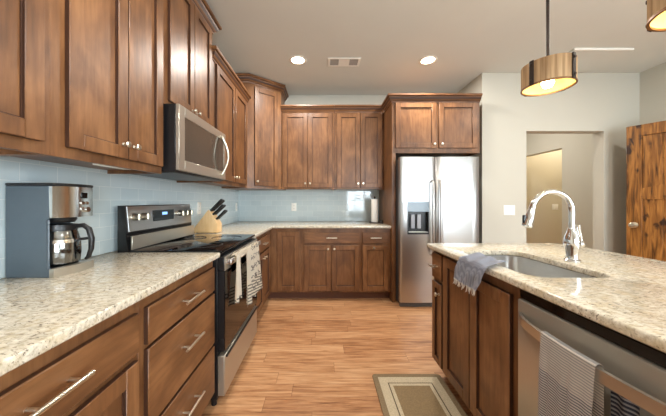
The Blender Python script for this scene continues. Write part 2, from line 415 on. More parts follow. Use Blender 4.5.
# ---------------------------------------------------------------- cabinets
def shaker(b, x0, x1, z0, z1, y=0.0, rail=0.058, th=0.02):
    g = 0.0
    b.box(x0, x0+rail, y-th, y-g, z0, z1, 0.0025); b.box(x1-rail, x1, y-th, y-g, z0, z1, 0.0025)
    b.box(x0+rail, x1-rail, y-th, y-g, z0, z0+rail, 0.0025); b.box(x0+rail, x1-rail, y-th, y-g, z1-rail, z1, 0.0025)
    X0, X1, Z0, Z1 = x0+rail, x1-rail, z0+rail, z1-rail
    b.box(X0, X1, y-0.007, y-0.002, Z0, Z1); edges(b)
    e = 0.0045  # dark strips paint glaze and recess shade round the panel
    for q in ((X0, X0+e, Z0, Z1), (X1-e, X1, Z0, Z1), (X0+e, X1-e, Z0, Z0+e), (X0+e, X1-e, Z1-e, Z1)):
        b.box(q[0], q[1], y-0.011, y-0.007, q[2], q[3], mi=1)
    return b
def edges(b):
    """the finish is stained darker on the cut edges"""
    b.bm.normal_update()
    for f in b.bm.faces:
        if abs(f.normal.y) < 0.4: f.material_index = 1
    return b
def knob(parent, x, z, y=-0.02):
    k = B().lathe([(0, 0), (0.009, 0), (0.009, -0.003), (0.005, -0.006), (0.005, -0.016), (0.012, -0.020), (0.0145, -0.025), (0.011, -0.030), (0, -0.031)], axis='Y', n=16)
    return obj('knob', k, NICKEL, parent, True, (x, y, z))
def pull(parent, x, z, y=-0.02, L=0.16):
    b = B(); b.tube([(-L/2, -0.032, 0), (L/2, -0.032, 0)], 0.0065, 12)
    for s in (-1, 1): b.tube([(s*L*0.31, 0, 0), (s*L*0.31, -0.032, 0)], 0.005, 10)
    return obj('handle', b, NICKEL, parent, True, (x, y, z))
CROWN = [(0, 0), (0.010, 0), (0.012, 0.012), (0.018, 0.018), (0.030, 0.030), (0.040, 0.052), (0.044, 0.060), (0.052, 0.062), (0.060, 0.070), (0.060, 0.088), (0, 0.088)]
def cabinet(name, label, group, loc, rz, w, d, z0, z1, doors=(), drawers=(), toe=False, crown=None, openbox=False, crown_path=None, frame_extra=None, rail=0.058):
    t = thing(name, label, 'cabinet', loc, rz, group)
    b = B(); zb = z0+0.1 if toe else z0
    b.box(0, w, 0, 0.02, zb, z1, 0.001)
    if openbox:
        b.box(0, 0.018, 0.02, d, zb, z1); b.box(w-0.018, w, 0.02, d, zb, z1); b.box(0.018, w-0.018, 0.02, d, zb, zb+0.018); b.box(0.018, w-0.018, d-0.01, d, zb+0.018, z1)
    else:
        b.box(0, w, 0.02, d, zb+(0.0 if toe else 0.02), z1)
        if not toe: b.box(0, 0.018, 0.02, d, zb, zb+0.02); b.box(w-0.018, w, 0.02, d, zb, zb+0.02)
    obj('body', b, WV, t)
    if toe: obj('toe_kick', B().box(0.0, w, 0.075, d, z0, zb), TOE, t)
    for dd in doors:
        x0, x1, a0, a1 = dd[:4]
        o = obj('door', shaker(B(), x0, x1, a0, a1, rail=rail), [WV, GLAZE_SHADE], t)
        if len(dd) > 4 and dd[4] is not None: knob(o, dd[4], dd[5])
    for dd in drawers:
        x0, x1, a0, a1 = dd[:4]
        o = obj('drawer', edges(B().box(x0, x1, -0.02, 0, a0, a1, 0.003, 1)), [WH, GLAZE_SHADE], t)
        if len(dd) > 4 and dd[4]: pull(o, (x0+x1)/2, (a0+a1)/2+dd[5] if len(dd) > 5 else (a0+a1)/2, L=dd[4])
    if crown:
        pts = crown_path or [(0, d), (0, 0), (w, 0), (w, d)]
        obj('crown_molding', B().sweep(pts, [(o_, z_+z1-0.03) for o_, z_ in CROWN], alt=(2, 4, 6)), [WH, GLAZE_SHADE], t)  # dark profile faces paint in the moulding's shadow lines
    return t

GB, GU, GI = 'base cabinets along the walls', 'wall cabinets', 'island cabinets'
R90 = PI/2
# base run on the left wall (front faces +X)
XF = -0.64
cabinet('base_cabinet', 'brown base cabinet under the coffee maker with one drawer over one door', GB, (XF, 0.28, 0), R90, 0.62, 0.60, 0, 0.883,
        doors=[(0.02, 0.60, 0.125, 0.675, 0.08, 0.62)], drawers=[(0.02, 0.60, 0.70, 0.835, 0.148, 0.008)], toe=True)
cabinet('base_cabinet', 'brown three-drawer base cabinet immediately left of the range', GB, (XF, 0.90, 0), R90, 0.61, 0.60, 0, 0.883,
        drawers=[(0.025, 0.59, 0.70, 0.835, 0.16), (0.025, 0.59, 0.40, 0.685, 0.16, 0.02), (0.025, 0.59, 0.115, 0.385, 0.16, 0.02)], toe=True)
cabinet('base_cabinet', 'brown base cabinet between the range and the back corner, one drawer over two doors', GB, (XF, 2.285, 0), R90, 0.86, 0.60, 0, 0.883,
        doors=[(0.13, 0.43, 0.125, 0.675, 0.39, 0.62), (0.44, 0.76, 0.125, 0.675, 0.48, 0.62)], drawers=[(0.13, 0.76, 0.70, 0.835, 0.14)], toe=True)
# base run on the back wall (front faces -Y)
YBF = 3.17
cabinet('corner_base_cabinet', 'brown corner base cabinet with a single tall panel door and no drawer', GB, (-1.24, YBF, 0), 0, 0.985, 0.655, 0, 0.883,
        doors=[(0.685, 0.95, 0.125, 0.845)], toe=True)
cabinet('base_cabinet', 'brown back-wall base cabinet with one wide drawer over two doors', GB, (-0.255, YBF, 0), 0, 0.715, 0.655, 0, 0.883,
        doors=[(0.025, 0.352, 0.125, 0.675, 0.315, 0.635), (0.358, 0.695, 0.125, 0.675, 0.392, 0.635)], drawers=[(0.025, 0.695, 0.70, 0.835, 0.13)], toe=True)
cabinet('base_cabinet', 'narrow brown back-wall base cabinet beside the refrigerator, one drawer over one door', GB, (0.46, YBF, 0), 0, 0.365, 0.655, 0, 0.883,
        doors=[(0.02, 0.335, 0.125, 0.675, 0.155, 0.645)], drawers=[(0.02, 0.335, 0.70, 0.835, 0.13)], toe=True)

# wall cabinets on the left wall
XU = -0.94; ZU0, ZU1 = 1.37, 2.44
cabinet('wall_cabinet', 'wall cabinet nearest the camera at the upper left edge, above the coffee maker', GU, (XU, 0.27, 0), R90, 0.625, 0.305, ZU0, ZU1,
        doors=[(0.03, 0.30, 1.41, 2.40, 0.27, 1.46), (0.306, 0.592, 1.41, 2.40, 0.336, 1.46)], crown=True, crown_path=[(0, 0.305), (0, 0), (0.625, 0)])
cabinet('wall_cabinet', 'large two-door wall cabinet immediately left of the microwave with a pair of knobs', GU, (XU, 0.895, 0), R90, 0.62, 0.305, ZU0, ZU1,
        doors=[(0.050, 0.335, 1.41, 2.40, 0.305, 1.475), (0.341, 0.605, 1.41, 2.40, 0.371, 1.475)], crown=True, crown_path=[(0, 0), (0.62, 0)])
cabinet('wall_cabinet', 'raised wall cabinet directly above the microwave', GU, (XU, 1.52, 0), R90, 0.68, 0.305, 1.79, 2.66,
        doors=[(0.05, 0.345, 1.82, 2.63, 0.315, 1.85), (0.351, 0.645, 1.82, 2.63, 0.381, 1.85)], crown=True)
cabinet('wall_cabinet', 'two-door wall cabinet between the microwave and the raised corner cabinet', GU, (XU, 2.205, 0), R90, 0.995, 0.305, ZU0, ZU1,
        doors=[(0.06, 0.53, 1.41, 2.41, 0.50, 1.46), (0.545, 0.95, 1.41, 2.41, 0.575, 1.46)], crown=True, crown_path=[(0, 0.305), (0, 0), (0.995, 0)])
tag(obj('under_cabinet_light', B().box(-1.03, -0.985, 1.16, 1.34, 1.374, 1.3895, 0.003, 2), WHITE), 'slim white light bar fixed under the wall cabinet left of the microwave', 'light bar')
# diagonal corner wall cabinet
t = thing('corner_wall_cabinet', 'raised diagonal wall cabinet in the back corner', 'cabinet', (XL, YB, 0), 0, GU)
cp = [(0.01, -0.01), (0.01, -0.63), (0.33, -0.63), (0.685, -0.335), (0.685, -0.01)]
obj('body', B().prism(cp, ZU0, 2.705, 'Z'), WV, t)
obj('crown_molding', B().sweep(cp[1:], [(o_, z_+2.675) for o_, z_ in CROWN], alt=(2, 4, 6)), [WH, GLAZE_SHADE], t)  # shadow lines of the crown painted as darker faces
dv = Vector((0.355, 0.295)); L = dv.length; an = math.atan2(dv.y, dv.x)
o = obj('door', shaker(B(), 0.075, L-0.055, 1.405, 2.645, y=0), [WV, GLAZE_SHADE], t, True, (0.33, -0.63, 0), (0, 0, an))
knob(o, 0.105, 1.46)
# wall cabinets on the back wall
YU = 3.525
cabinet('wall_cabinet', 'two-door back-wall cabinet beside the raised corner cabinet', GU, (-0.562, YU, 0), 0, 0.717, 0.31, ZU0, ZU1,
        doors=[(0.022, 0.352, 1.395, 2.40, 0.322, 1.45), (0.358, 0.688, 1.395, 2.40, 0.388, 1.45)], crown=True, crown_path=[(0, 0), (0.717, 0)])
cabinet('wall_cabinet', 'two-door back-wall cabinet adjoining the refrigerator surround', GU, (0.157, YU, 0), 0, 0.665, 0.31, ZU0, ZU1,
        doors=[(0.03, 0.345, 1.395, 2.40, 0.315, 1.45), (0.351, 0.64, 1.395, 2.40, 0.381, 1.45)], crown=True, crown_path=[(0, 0), (0.665, 0)])
# refrigerator surround
t = cabinet('refrigerator_cabinet', 'two-door cabinet above the refrigerator', GU, (0.825, 3.11, 0), 0, 1.048, 0.72, 1.785, 2.42,
        doors=[(0.04, 0.527, 1.845, 2.385, 0.495, 1.89), (0.555, 1.012, 1.845, 2.385, 0.585, 1.89)], crown=True, crown_path=[(0, 0.33), (0, 0), (1.048, 0)])
tag(obj('refrigerator_surround', B().box(0.825, 0.87, 3.11, 3.83, 0, 1.785, 0.001), WV), 'tall brown wood panel from floor to cabinet on the left side of the refrigerator', 'panel')

# island (front faces -X)
XI = 0.782
RM = -PI/2
cabinet('island_cabinet', 'narrow island cabinet at the far end of the island, small drawer over a narrow door', GI, (XI, 1.83, 0), RM, 0.165, 0.85, 0, 0.883,
        doors=[(0.012, 0.152, 0.125, 0.665, 0.125, 0.60)], drawers=[(0.012, 0.152, 0.69, 0.86, 0.075)], toe=True, rail=0.04)
cabinet('sink_cabinet', 'wide two-door island cabinet under the sink', GI, (XI, 1.665, 0), RM, 0.63, 0.85, 0, 0.883,
        doors=[(0.008, 0.305, 0.125, 0.86), (0.312, 0.60, 0.125, 0.83)], toe=True, openbox=True)
cabinet('island_cabinet', 'island cabinet on the near side of the dishwasher', GI, (XI, 0.400, 0), RM, 0.62, 0.85, 0, 0.883,
        doors=[(0.02, 0.60, 0.125, 0.675, 0.56, 0.62)], drawers=[(0.02, 0.60, 0.70, 0.835, 0.16)], toe=True)

# ---------------------------------------------------------------- countertops
ct = B().plate([(XL+0.008, 0.27), (-0.60, 0.27), (-0.60, 1.515), (XL+0.008, 1.515)], [], 0.884, 0.914, 0.006)
tag(obj('countertop', ct, GRANITE), 'speckled cream granite countertop under the coffee maker, left of the range', 'countertop', 'granite countertops')
ct = B().plate([(XL+0.008, 2.29), (-0.60, 2.29), (-0.60, 3.13), (0.822, 3.13), (0.822, YB-0.008), (XL+0.008, YB-0.008)], [], 0.884, 0.914, 0.006)
tag(obj('countertop', ct, GRANITE), 'L-shaped granite countertop in the back corner under the knife block and paper towels', 'countertop', 'granite countertops')
SX0, SX1, SY0, SY1 = 0.825, 1.17, 1.02, 1.575
ct = B().plate(rrect(0.735, 1.70, -0.25, 1.855, [0.13, 0.02, 0.02, 0.05], 10), [rrect(SX0, SX1, SY0, SY1, 0.075, 8)], 0.884, 0.914, 0.007)
tag(obj('island_countertop', ct, GRANITE), 'cream granite island countertop with a sink cut-out', 'countertop', 'granite countertops')

# sink
t = thing('sink', 'stainless undermount sink set in the island countertop', 'sink', ((SX0+SX1)/2, (SY0+SY1)/2, 0.70))
w2, l2 = (SX1-SX0)/2, (SY1-SY0)/2
b = B(); loops = []
for (gx, z, r) in ((0.006, 0.183, 0.080), (0.002, 0.183, 0.077), (0.002, 0.175, 0.077), (-0.008, 0.03, 0.07), (-0.03, 0.006, 0.055), (-0.06, 0.001, 0.03)):
    loops.append([b.bm.verts.new((x, y, z)) for x, y in rrect(-w2-gx, w2+gx, -l2-gx, l2+gx, r, 8)])
for A, C in zip(loops, loops[1:]):
    n = len(A)
    for k in range(n): b.bm.faces.new((A[k], A[(k+1) % n], C[(k+1) % n], C[k]))
b.bm.faces.new(loops[-1])
bmesh.ops.recalc_face_normals(b.bm, faces=b.bm.faces[:])
bmesh.ops.solidify(b.bm, geom=b.bm.faces[:], thickness=0.0015)
obj('basin', b, STEELP, t)
obj('drain', B().lathe([(0, 0.003), (0.02, 0.003), (0.024, 0.006), (0.042, 0.006), (0.045, 0.003), (0.045, 0.0)], n=24), CHROME, t)

# faucet
FX, FY, Z0 = 1.24, 1.295, 0.914
t = thing('faucet', 'chrome pull-down gooseneck faucet standing behind the island sink', 'faucet', (FX, FY, Z0))
obj('body', B().lathe([(0, 0), (0.034, 0), (0.034, 0.006), (0.026, 0.012), (0.024, 0.03), (0.028, 0.06), (0.033, 0.085), (0.030, 0.115), (0.020, 0.145), (0.017, 0.16), (0.014, 0.165), (0, 0.165)], n=28), CHROME, t)
R = 0.100; zc = 0.245
arc = [(0, 0, 0.155), (0, 0, 0.20)]+[(-R+R*math.cos(a), 0, zc+R*math.sin(a)) for a in [PI*k/24*0.93 for k in range(25)]]
obj('spout', B().tube(arc, 0.0125, 16), CHROME, t)
e = Vector(arc[-1]); d = (Vector(arc[-1])-Vector(arc[-2])).normalized()
hd = [e-d*0.005, e+d*0.015, e+d*0.02, e+d*0.06, e+d*0.092, e+d*0.1]
sh = obj('spray_head', B().tube(hd, [0.0135, 0.015, 0.0165, 0.020, 0.023, 0.021], 20), CHROME, t)
q = e+d*0.06
obj('spray_button', B().box(q.x-0.03, q.x-0.016, q.y-0.007, q.y+0.007, q.z-0.022, q.z+0.02, 0.004, 2), BLACK, sh)
hb = B(); hb.lathe([(0, 0.02), (0.017, 0.02), (0.019, 0.03), (0.019, 0.045), (0.013, 0.055), (0, 0.056)], (0, 0, 0.085), 'X', 18)
hb.tube([(0.044, 0, 0.09), (0.040, 0, 0.12), (0.032, 0, 0.16), (0.030, 0, 0.18)], [0.011, 0.010, 0.010, 0.012], 14)
obj('lever', hb, CHROME, t)

# ---------------------------------------------------------------- range
t = thing('range', 'stainless steel electric range with black glass cooktop and back control panel', 'stove', (-0.60, 1.523, 0), R90)
w = 0.755
b = B(); b.box(0, w, 0.02, 0.62, 0.045, 0.905, 0.002)
for x in (0.03, w-0.03):
    for y in (0.05, 0.58): b.tube([(x, y, 0), (x, y, 0.05)], 0.016, 12)
obj('body', b, BLACK, t)
obj('cooktop', B().box(0, w, -0.005, 0.53, 0.905, 0.922, 0.004, 2), BGLASS, t)
b = B(); b.box(0.004, w-0.004, -0.02, 0.02, 0.325, 0.40, 0.004); b.box(0.004, w-0.004, -0.02, 0.02, 0.80, 0.885, 0.004)
b.box(0.004, 0.05, -0.02, 0.02, 0.40, 0.80); b.box(w-0.05, w-0.004, -0.02, 0.02, 0.40, 0.80)
dr_ = obj('oven_door', b, BLACK, t)
obj('door_glass', B().box(0.006, w-0.006, -0.024, -0.0202, 0.33, 0.80, 0.001), BGLASS, dr_)
obj('door_trim', B().box(0.006, w-0.006, -0.025, -0.0202, 0.802, 0.883, 0.001), STEELD, dr_)
b = B(); b.box(0.012, w-0.012, -0.060, -0.043, 0.835, 0.870, 0.006, 2)
for x in (0.036, w-0.036): b.box(x-0.02, x+0.02, -0.044, -0.024, 0.838, 0.867, 0.004)
obj('handle', b, STEELP, dr_)
obj('storage_drawer', B().box(0.004, w-0.004, -0.022, 0.02, 0.065, 0.300, 0.004), STEELD, t)
obj('drawer_lip', B().box(0.02, w-0.02, -0.034, -0.0222, 0.285, 0.300, 0.003), BLACK, t)
# back control panel: sloped face
b = B(); b.prism([(0.535, 0.90), (0.605, 0.90), (0.605, 1.185), (0.565, 1.185), (0.55, 1.02), (0.56, 1.01)], 0.0, w, 'X', 0.003)
bg = obj('control_panel', b, BLACK, t)
def pan(z): return 0.565-(1.185-z)*(0.015/0.165)
b = B(); b.prism([(pan(1.18)-0.006, 1.18), (pan(1.18)+0.004, 1.18), (pan(1.03)+0.004, 1.03), (pan(1.03)-0.006, 1.03)], 0.012, w-0.012, 'X', 0.001, 1)
obj('panel_face', b, STEEL, bg)
obj('riser_glass', B().box(0.01, w-0.01, 0.523, 0.534, 0.924, 1.005, 0.002), STEELD, bg)
for i, x in enumerate((0.065, 0.145, 0.565, 0.635, 0.70)):
    k = B().lathe([(0, 0), (0.024, 0), (0.024, -0.008), (0.021, -0.012), (0.019, -0.032), (0, -0.033)], (0, 0, 0), 'Y', 20)
    k.box(-0.003, 0.003, -0.037, -0.03, -0.018, 0.018)
    obj('knob', k, NICKEL, bg, True, (x, pan(1.115)-0.006, 1.115))
obj('display', B().box(0.235, 0.48, pan(1.11)-0.0095, pan(1.11)-0.004, 1.075, 1.15, 0.001), BGLASS, bg)
obj('clock_readout', B().box(0.335, 0.395, pan(1.11)-0.0105, pan(1.11)-0.0095, 1.115, 1.135), emit('clock_blue', (150, 200, 255), 0.8), bg)
# burners as rings printed on the glass
for (x, y, r) in ((0.2, 0.17, 0.1), (0.56, 0.17, 0.115), (0.2, 0.42, 0.08), (0.56, 0.42, 0.08)):
    obj('burner_ring', B().lathe([(r, 0.9221), (r, 0.9226), (r-0.004, 0.9226), (r-0.004, 0.9221)], (x, y, 0), 'Z', 40, closed=True), plain('burner_print', (70, 72, 76), 0.2), t)

# ---------------------------------------------------------------- microwave
t = thing('microwave', 'stainless over-the-range microwave with a curved vertical handle', 'microwave', (-0.842, 1.523, 1.385), R90)
w, h = 0.725, 0.40
obj('body', B().box(0, w, 0.022, 0.395, 0, h, 0.003), BLACK, t)
b = B(); x1 = w
b.box(0, 0.065, 0, 0.022, 0.01, h, 0.003); b.box(0.685, x1, 0, 0.022, 0.01, h, 0.003)
b.box(0.065, 0.685, 0, 0.022, 0.01, 0.075, 0.003); b.box(0.065, 0.685, 0, 0.022, h-0.06, h, 0.003)
dm = obj('door', b, STEELD, t)
obj('window', B().box(0.06, 0.69, 0.004, 0.016, 0.07, h-0.055), plain('tinted_oven_glass', (74, 66, 58), 0.1), dm)
b = B()
hp = [(0.635-0.02+0.03*math.sin(PI*k/14), -0.012-0.040*math.sin(PI*k/14), 0.045+0.31*k/14) for k in range(15)]
b.tube([(0.615, 0.002, 0.045)]+hp+[(0.615, 0.002, 0.355)], 0.010, 12)
obj('handle', b, NICKEL, dm)
obj('vent_grille', B().box(0.02, w-0.02, 0.03, 0.3, -0.004, 0.001), plain('grey_vent', (90, 90, 92), 0.4, 0.8), t)

# ---------------------------------------------------------------- refrigerator
t = thing('refrigerator', 'stainless side-by-side refrigerator with a dispenser in its left door', 'refrigerator', (0.872, 2.95, 0))
w = 0.905; xs = 0.403
obj('body', B().box(0.008, w-0.008, 0.065, 0.80, 0.03, 1.70, 0.004), plain('fridge_grey', (86, 86, 88), 0.4, 0.3), t)
b = B(); b.box(0.01, w-0.01, 0.03, 0.065, 0.0, 0.055, 0.003)
for k in range(8): b.box(0.03+k*0.107, 0.12+k*0.107, 0.024, 0.03, 0.02, 0.032)
obj('base_grille', b, plain('grille_grey', (92, 90, 88), 0.5), t)
def fdoor(x0, x1, hole=None):
    b = B()
    poly = [(x0, 0.062), (x0, 0.012), (x0+0.01, 0.003)]+[(x0+0.01+(x1-x0-0.02)*k/12, 0.003-0.010*math.sin(PI*k/12)) for k in range(1, 12)]+[(x1-0.01, 0.003), (x1, 0.012), (x1, 0.062)]
    if hole is None: b.prism(poly, 0.06, 1.715, 'Z', 0.003, 2)
    else:
        hx0, hx1, hz0, hz1 = hole
        b.prism(poly, 0.06, hz0, 'Z'); b.prism(poly, hz1, 1.715, 'Z')
        yc = lambda x: 0.003-0.010*math.sin(PI*min(1, max(0, (x-x0-0.01)/(x1-x0-0.02))))
        b.prism([(x0, 0.062), (x0, 0.012), (x0+0.01, 0.003), (hx0-0.02, yc(hx0-0.02)), (hx0, yc(hx0)), (hx0, 0.062)], hz0, hz1, 'Z')
        b.prism([(hx1, 0.062), (hx1, yc(hx1)), (hx1+0.02, yc(hx1+0.02)), (x1-0.01, 0.003), (x1, 0.012), (x1, 0.062)], hz0, hz1, 'Z')
    return b
HO = (0.085, 0.328, 0.835, 1.205)
ld = obj('door', fdoor(0, xs-0.003, HO), STEEL, t)
rd = obj('door', fdoor(xs+0.003, w), STEEL, t)
for dd, x in ((ld, xs-0.042), (rd, xs+0.042)):
    b = B(); b.tube([(x, -0.006, 1.44), (x, -0.045, 1.425), (x, -0.050, 1.39), (x, -0.050, 0.65), (x, -0.045, 0.615), (x, -0.006, 0.60)], 0.0125, 12)
    obj('handle', b, STEELP, dd)
b = B(); b.box(HO[0], HO[1], 0.045, 0.055, HO[2], HO[3]); b.box(HO[0], HO[0]+0.01, -0.009, 0.045, HO[2], HO[3]); b.box(HO[1]-0.01, HO[1], -0.009, 0.045, HO[2], HO[3]); b.box(HO[0]+0.01, HO[1]-0.01, -0.012, 0.045, HO[2], HO[2]+0.02)
dp = obj('dispenser', b, BLACK, ld)
obj('dispenser_panel', B().box(HO[0], HO[1], -0.012, 0.045, 1.09, HO[3], 0.003), plain('dispenser_blue_grey', (110, 126, 138), 0.15), dp)
for x in (0.13, 0.20): obj('paddle', B().box(x, x+0.045, 0.012, 0.03, 0.90, 1.06, 0.004), plain('paddle_grey', (150, 152, 160), 0.3), dp)
obj('drip_tray', B().box(HO[0]+0.012, HO[1]-0.012, -0.014, 0.04, HO[2]+0.021, HO[2]+0.03, 0.002), STEELP, dp)

# ---------------------------------------------------------------- dishwasher (front faces -X)
t = thing('dishwasher', 'stainless dishwasher built into the island with a bowed bar handle', 'dishwasher', (0.770, 1.012, 0), RM)
w = 0.604
obj('body', B().box(0.002, w-0.002, 0.02, 0.58, 0.10, 0.872), BLACK, t)
obj('toe_kick', B().box(0.002, w-0.002, 0.06, 0.56, 0.0, 0.10), BLACK, t)
dd = obj('door', B().box(0.006, w-0.006, -0.018, 0.02, 0.11, 0.838, 0.006, 2), STEELD, t)
obj('control_strip', B().box(0.006, w-0.006, -0.008, 0.02, 0.840, 0.872, 0.002), BGLASS, t)
hz = 0.775
poly_o = []; poly_i = []
for k in range(21):
    u = k/20; x = 0.02+(w-0.04)*u; bow = 0.058*math.sin(PI*u)**0.55
    poly_o.append((x, -0.022-bow)); poly_i.append((x, -0.012-bow))
obj('handle', B().prism(poly_o+poly_i[::-1], hz-0.016, hz+0.016, 'Z', 0.003, 2), STEELP, dd)

# ---------------------------------------------------------------- towels
# oven towel
def tri(x): return abs((x % 1)*2-1)
OT = NT('cream_kitchen_towel'); co = OT.coord(); s_ = OT.n('ShaderNodeSeparateXYZ', {0: co}); z_ = s_.outputs[2]; y_ = s_.outputs[1]
band = OT.math('MULTIPLY', OT.math('LESS_THAN', z_, 0.62), OT.math('GREATER_THAN', OT.math('FRACT', OT.math('DIVIDE', z_, 0.022)), 0.6))
prt = OT.math('MULTIPLY', OT.math('GREATER_THAN', OT.n('ShaderNodeTexNoise', {'Vector': co, 'Scale': 60.0, 'Detail': 2.0}).outputs[0], 0.53),
              OT.math('MULTIPLY', OT.math('GREATER_THAN', y_, 1.93), OT.math('LESS_THAN', OT.math('ABSOLUTE', OT.math('SUBTRACT', OT.math('FRACT', OT.math('DIVIDE', z_, 0.075)), 0.5)), 0.26)))
cT = OT.mix(OT.math('MULTIPLY', OT.math('MAXIMUM', band, prt), 0.8), lin(236, 228, 212), lin(74, 70, 70))
OTM = OT.P(base=cT, rough=0.95)
t = thing('kitchen_towel', 'cream kitchen towel with dark hem bands draped over the oven door handle', 'towel', (0, 0, 0))
YH, XH = 1.523, -0.60
HB = 0.10
def fold(y0, y1, yb0, yb1, ztip, nf, amp):
    def f(u, v):
        # v: 0 back hem -> 1 front hem
        hb_, hf_ = HB, 0.875-ztip
        s = v*(hb_+0.05+hf_)
        if s < hb_: x, z = -0.563, 0.872-(hb_-s)
        elif s < hb_+0.05:
            a = (s-hb_)/0.05*PI; x, z = -0.549-0.014*math.cos(a), 0.873+0.007*math.sin(a)
        else: x, z = -0.535, 0.872-(s-hb_-0.05)
        k = max(0, (0.872-z)/hf_) if s > hb_ else 0
        y = (y0+(y1-y0)*u)*(1-k)+(yb0+(yb1-yb0)*u)*k
        x += (0.004+amp*k)*(0.5+0.5*math.sin(2*PI*nf*u+1.3)) if s > hb_+0.05 else 0
        if s > hb_+0.05: z += 0.012*k*math.sin(2*PI*nf*u*0.7+0.5)
        return (x, y, z)
    return f
obj('tail', B().cloth(fold(1.60, 1.68, 1.545, 1.68, 0.60, 2.5, 0.016), 24, 30, 0.003), OTM, t)
obj('tail', B().cloth(fold(1.80, 2.16, 1.76, 2.24, 0.49, 4.5, 0.022), 48, 30, 0.003), OTM, t)
obj('loop', B().cloth(lambda u, v: (-0.5505-0.0155*math.cos(v*PI), 1.60+0.50*u, 0.846+0.034*min(1, 3*math.sin(v*PI))+0.002*math.sin(u*20)), 24, 8, 0.003), OTM, t)

# grey fringed towel on the sink rim
GT = stripes('grey_waffle_towel', (184, 189, 202), (160, 166, 182), 0, 0.006, 0.4)
t = thing('hand_towel', 'grey-blue fringed hand towel draped over the island counter edge by the sink', 'towel', (0, 0, 0))
def ht(u, v):
    # u along Y (0 = near, 1 = far), v from the sink side to the hanging hem
    s = v*0.30
    top = 0.16
    q = min(1, s/top) if s < top else 1+(s-top)/(0.30-top)
    n_, f_ = (1.25-0.12*q, 1.46-0.10*q) if q < 1 else (1.13+0.06*(q-1), 1.36+0.04*(q-1))
    y = n_+(f_-n_)*u
    wv_ = 0.0035*math.sin(u*15+v*4)+0.0015*math.sin(u*23-v*7)
    r = 0.014
    if s < top: x = 0.728+top-s; z = 0.9275+1.3*wv_-4.0*max(0, x-0.83)**2
    elif s < top+r*PI/2:
        a = (s-top)/r; x, z = 0.728-r*math.sin(a)+0.0, 0.9275-r+r*math.cos(a)+1.3*wv_*(1-a/(PI/2))
        x += 0.0
    else:
        k = (s-top-r*PI/2); x, z = 0.716-0.10*k-2.2*abs(wv_)*min(1, k*20), 0.9155-k
    if s < top and u > 0.8: z += 0.0
    return (x, y, z)
obj('cloth', B().cloth(ht, 36, 48, 0.006), GT, t)
b = B()
for k in range(26):
    u = (k+0.5)/26; p = Vector(ht(u, 1.0)); q = p+Vector((-0.004+0.004*math.sin(k*2.1), 0.006*math.sin(k*1.7), -0.022-0.006*math.sin(k*3.3)))
    b.tube([p+Vector((0, 0, 0.004)), (p+q)/2+Vector((0.002, 0, 0)), q], [0.0028, 0.0024, 0.001], 6)
obj('fringe', b, plain('fringe_pale', (196, 190, 182), 0.95), t)

# striped towel on the dishwasher handle
DT = NT('striped_dish_towel'); co = DT.coord(); s_ = DT.n('ShaderNodeSeparateXYZ', {0: co})
fr = DT.math('FRACT', DT.math('DIVIDE', DT.math('ADD', s_.outputs[2], 0.0), 0.0075))
st = DT.ramp(fr, [(0.0, (0, 0, 0, 1)), (0.5, (0, 0, 0, 1)), (0.62, (1, 1, 1, 1)), (0.95, (1, 1, 1, 1))])
lowc = DT.math('LESS_THAN', s_.outputs[2], 0.69)
c1 = DT.mix(st, lin(226, 220, 212), lin(172, 170, 170)); c2 = DT.mix(st, lin(214, 210, 206), lin(108, 110, 120))
DTM = DT.P(base=DT.mix(lowc, c1, c2), rough=0.95)
t = thing('dish_towel', 'light grey striped dish towel hanging from the dishwasher handle', 'towel', (0, 0, 0))
def hx(y):
    u = (1.012-0.02-y)/(0.604-0.04); u = min(1, max(0, u)); return 0.770-0.058*math.sin(PI*u)**0.55
def dt(y0, y1, zf, zb, extra):
    def f(u, v):
        y = y0+(y1-y0)*u
        lf, lb = 0.795-zf, 0.795-zb; tot = lf+lb+0.04; s = v*tot
        xo, xi = hx(y)-0.022-0.006-extra, hx(y)-0.012+0.006
        wv_ = 0.005*math.sin(u*9+1)+0.003*math.sin(u*21)
        if s < lb: x, z = xi, 0.795-lb+s
        elif s < lb+0.04:
            a = (s-lb)/0.04; x, z = xi+(xo-xi)*(0.5-0.5*math.cos(a*PI)), 0.795+(0.006+extra)*math.sin(a*PI)
        else:
            k = s-lb-0.04; x, z = xo-abs(wv_)*min(1, k*8)-0.04*k, 0.795-k; y += 0.05*k*(u-0.5)
        return (x, y, z)
    return f
obj('cloth', B().cloth(dt(0.825, 0.655, 0.42, 0.60, 0.0), 30, 50, 0.004), DTM, t)
obj('back_fold', B().cloth(lambda u, v: (hx(0.65-0.05*u)-0.0045+0.012+0.004*math.sin(u*9), 0.652-0.055*u, 0.80-0.036*v if False else 0.772-0.33*v), 14, 20, 0.003), stripes('navy_striped_cloth', (156, 158, 164), (52, 56, 74), 2, 0.011, 0.5), t)

# ---------------------------------------------------------------- coffee maker
t = thing('coffee_maker', 'black and stainless drip coffee maker on the left countertop against the tile', 'coffee maker', (-1.235, 1.01, 0.914))
D, Wd, Hh = 0.205, 0.178, 0.370
b = B()
b.box(0, 0.085, 0, Wd, 0.0, Hh-0.012, 0.006, 2)
side = [(0.0, 0.0), (D-0.036, 0.0), (D-0.036, 0.03), (0.158, 0.04), (0.158, 0.225), (D-0.03, 0.232), (D-0.035, Hh-0.012), (0.0, Hh-0.012)]
b2 = B().prism(side, 0.0, 0.012, 'Y'); b.bm.free()
b = B(); b.box(0, 0.085, 0.012, Wd, 0, Hh-0.012, 0.004); b.prism(side, 0, 0.0119, 'Y', 0.002, 1); b2.bm.free()
b.box(0.085, D-0.036, 0.012, Wd, 0, 0.03, 0.003); b.box(0.085, D-0.035, 0.012, Wd, 0.235, Hh-0.012, 0.003)
body = obj('body', b, DGREY, t)
def bow(o0, n=10): return [(o0+0.02*math.sin(PI*k/n)-0.0, Wd*k/n) for k in range(n+1)]
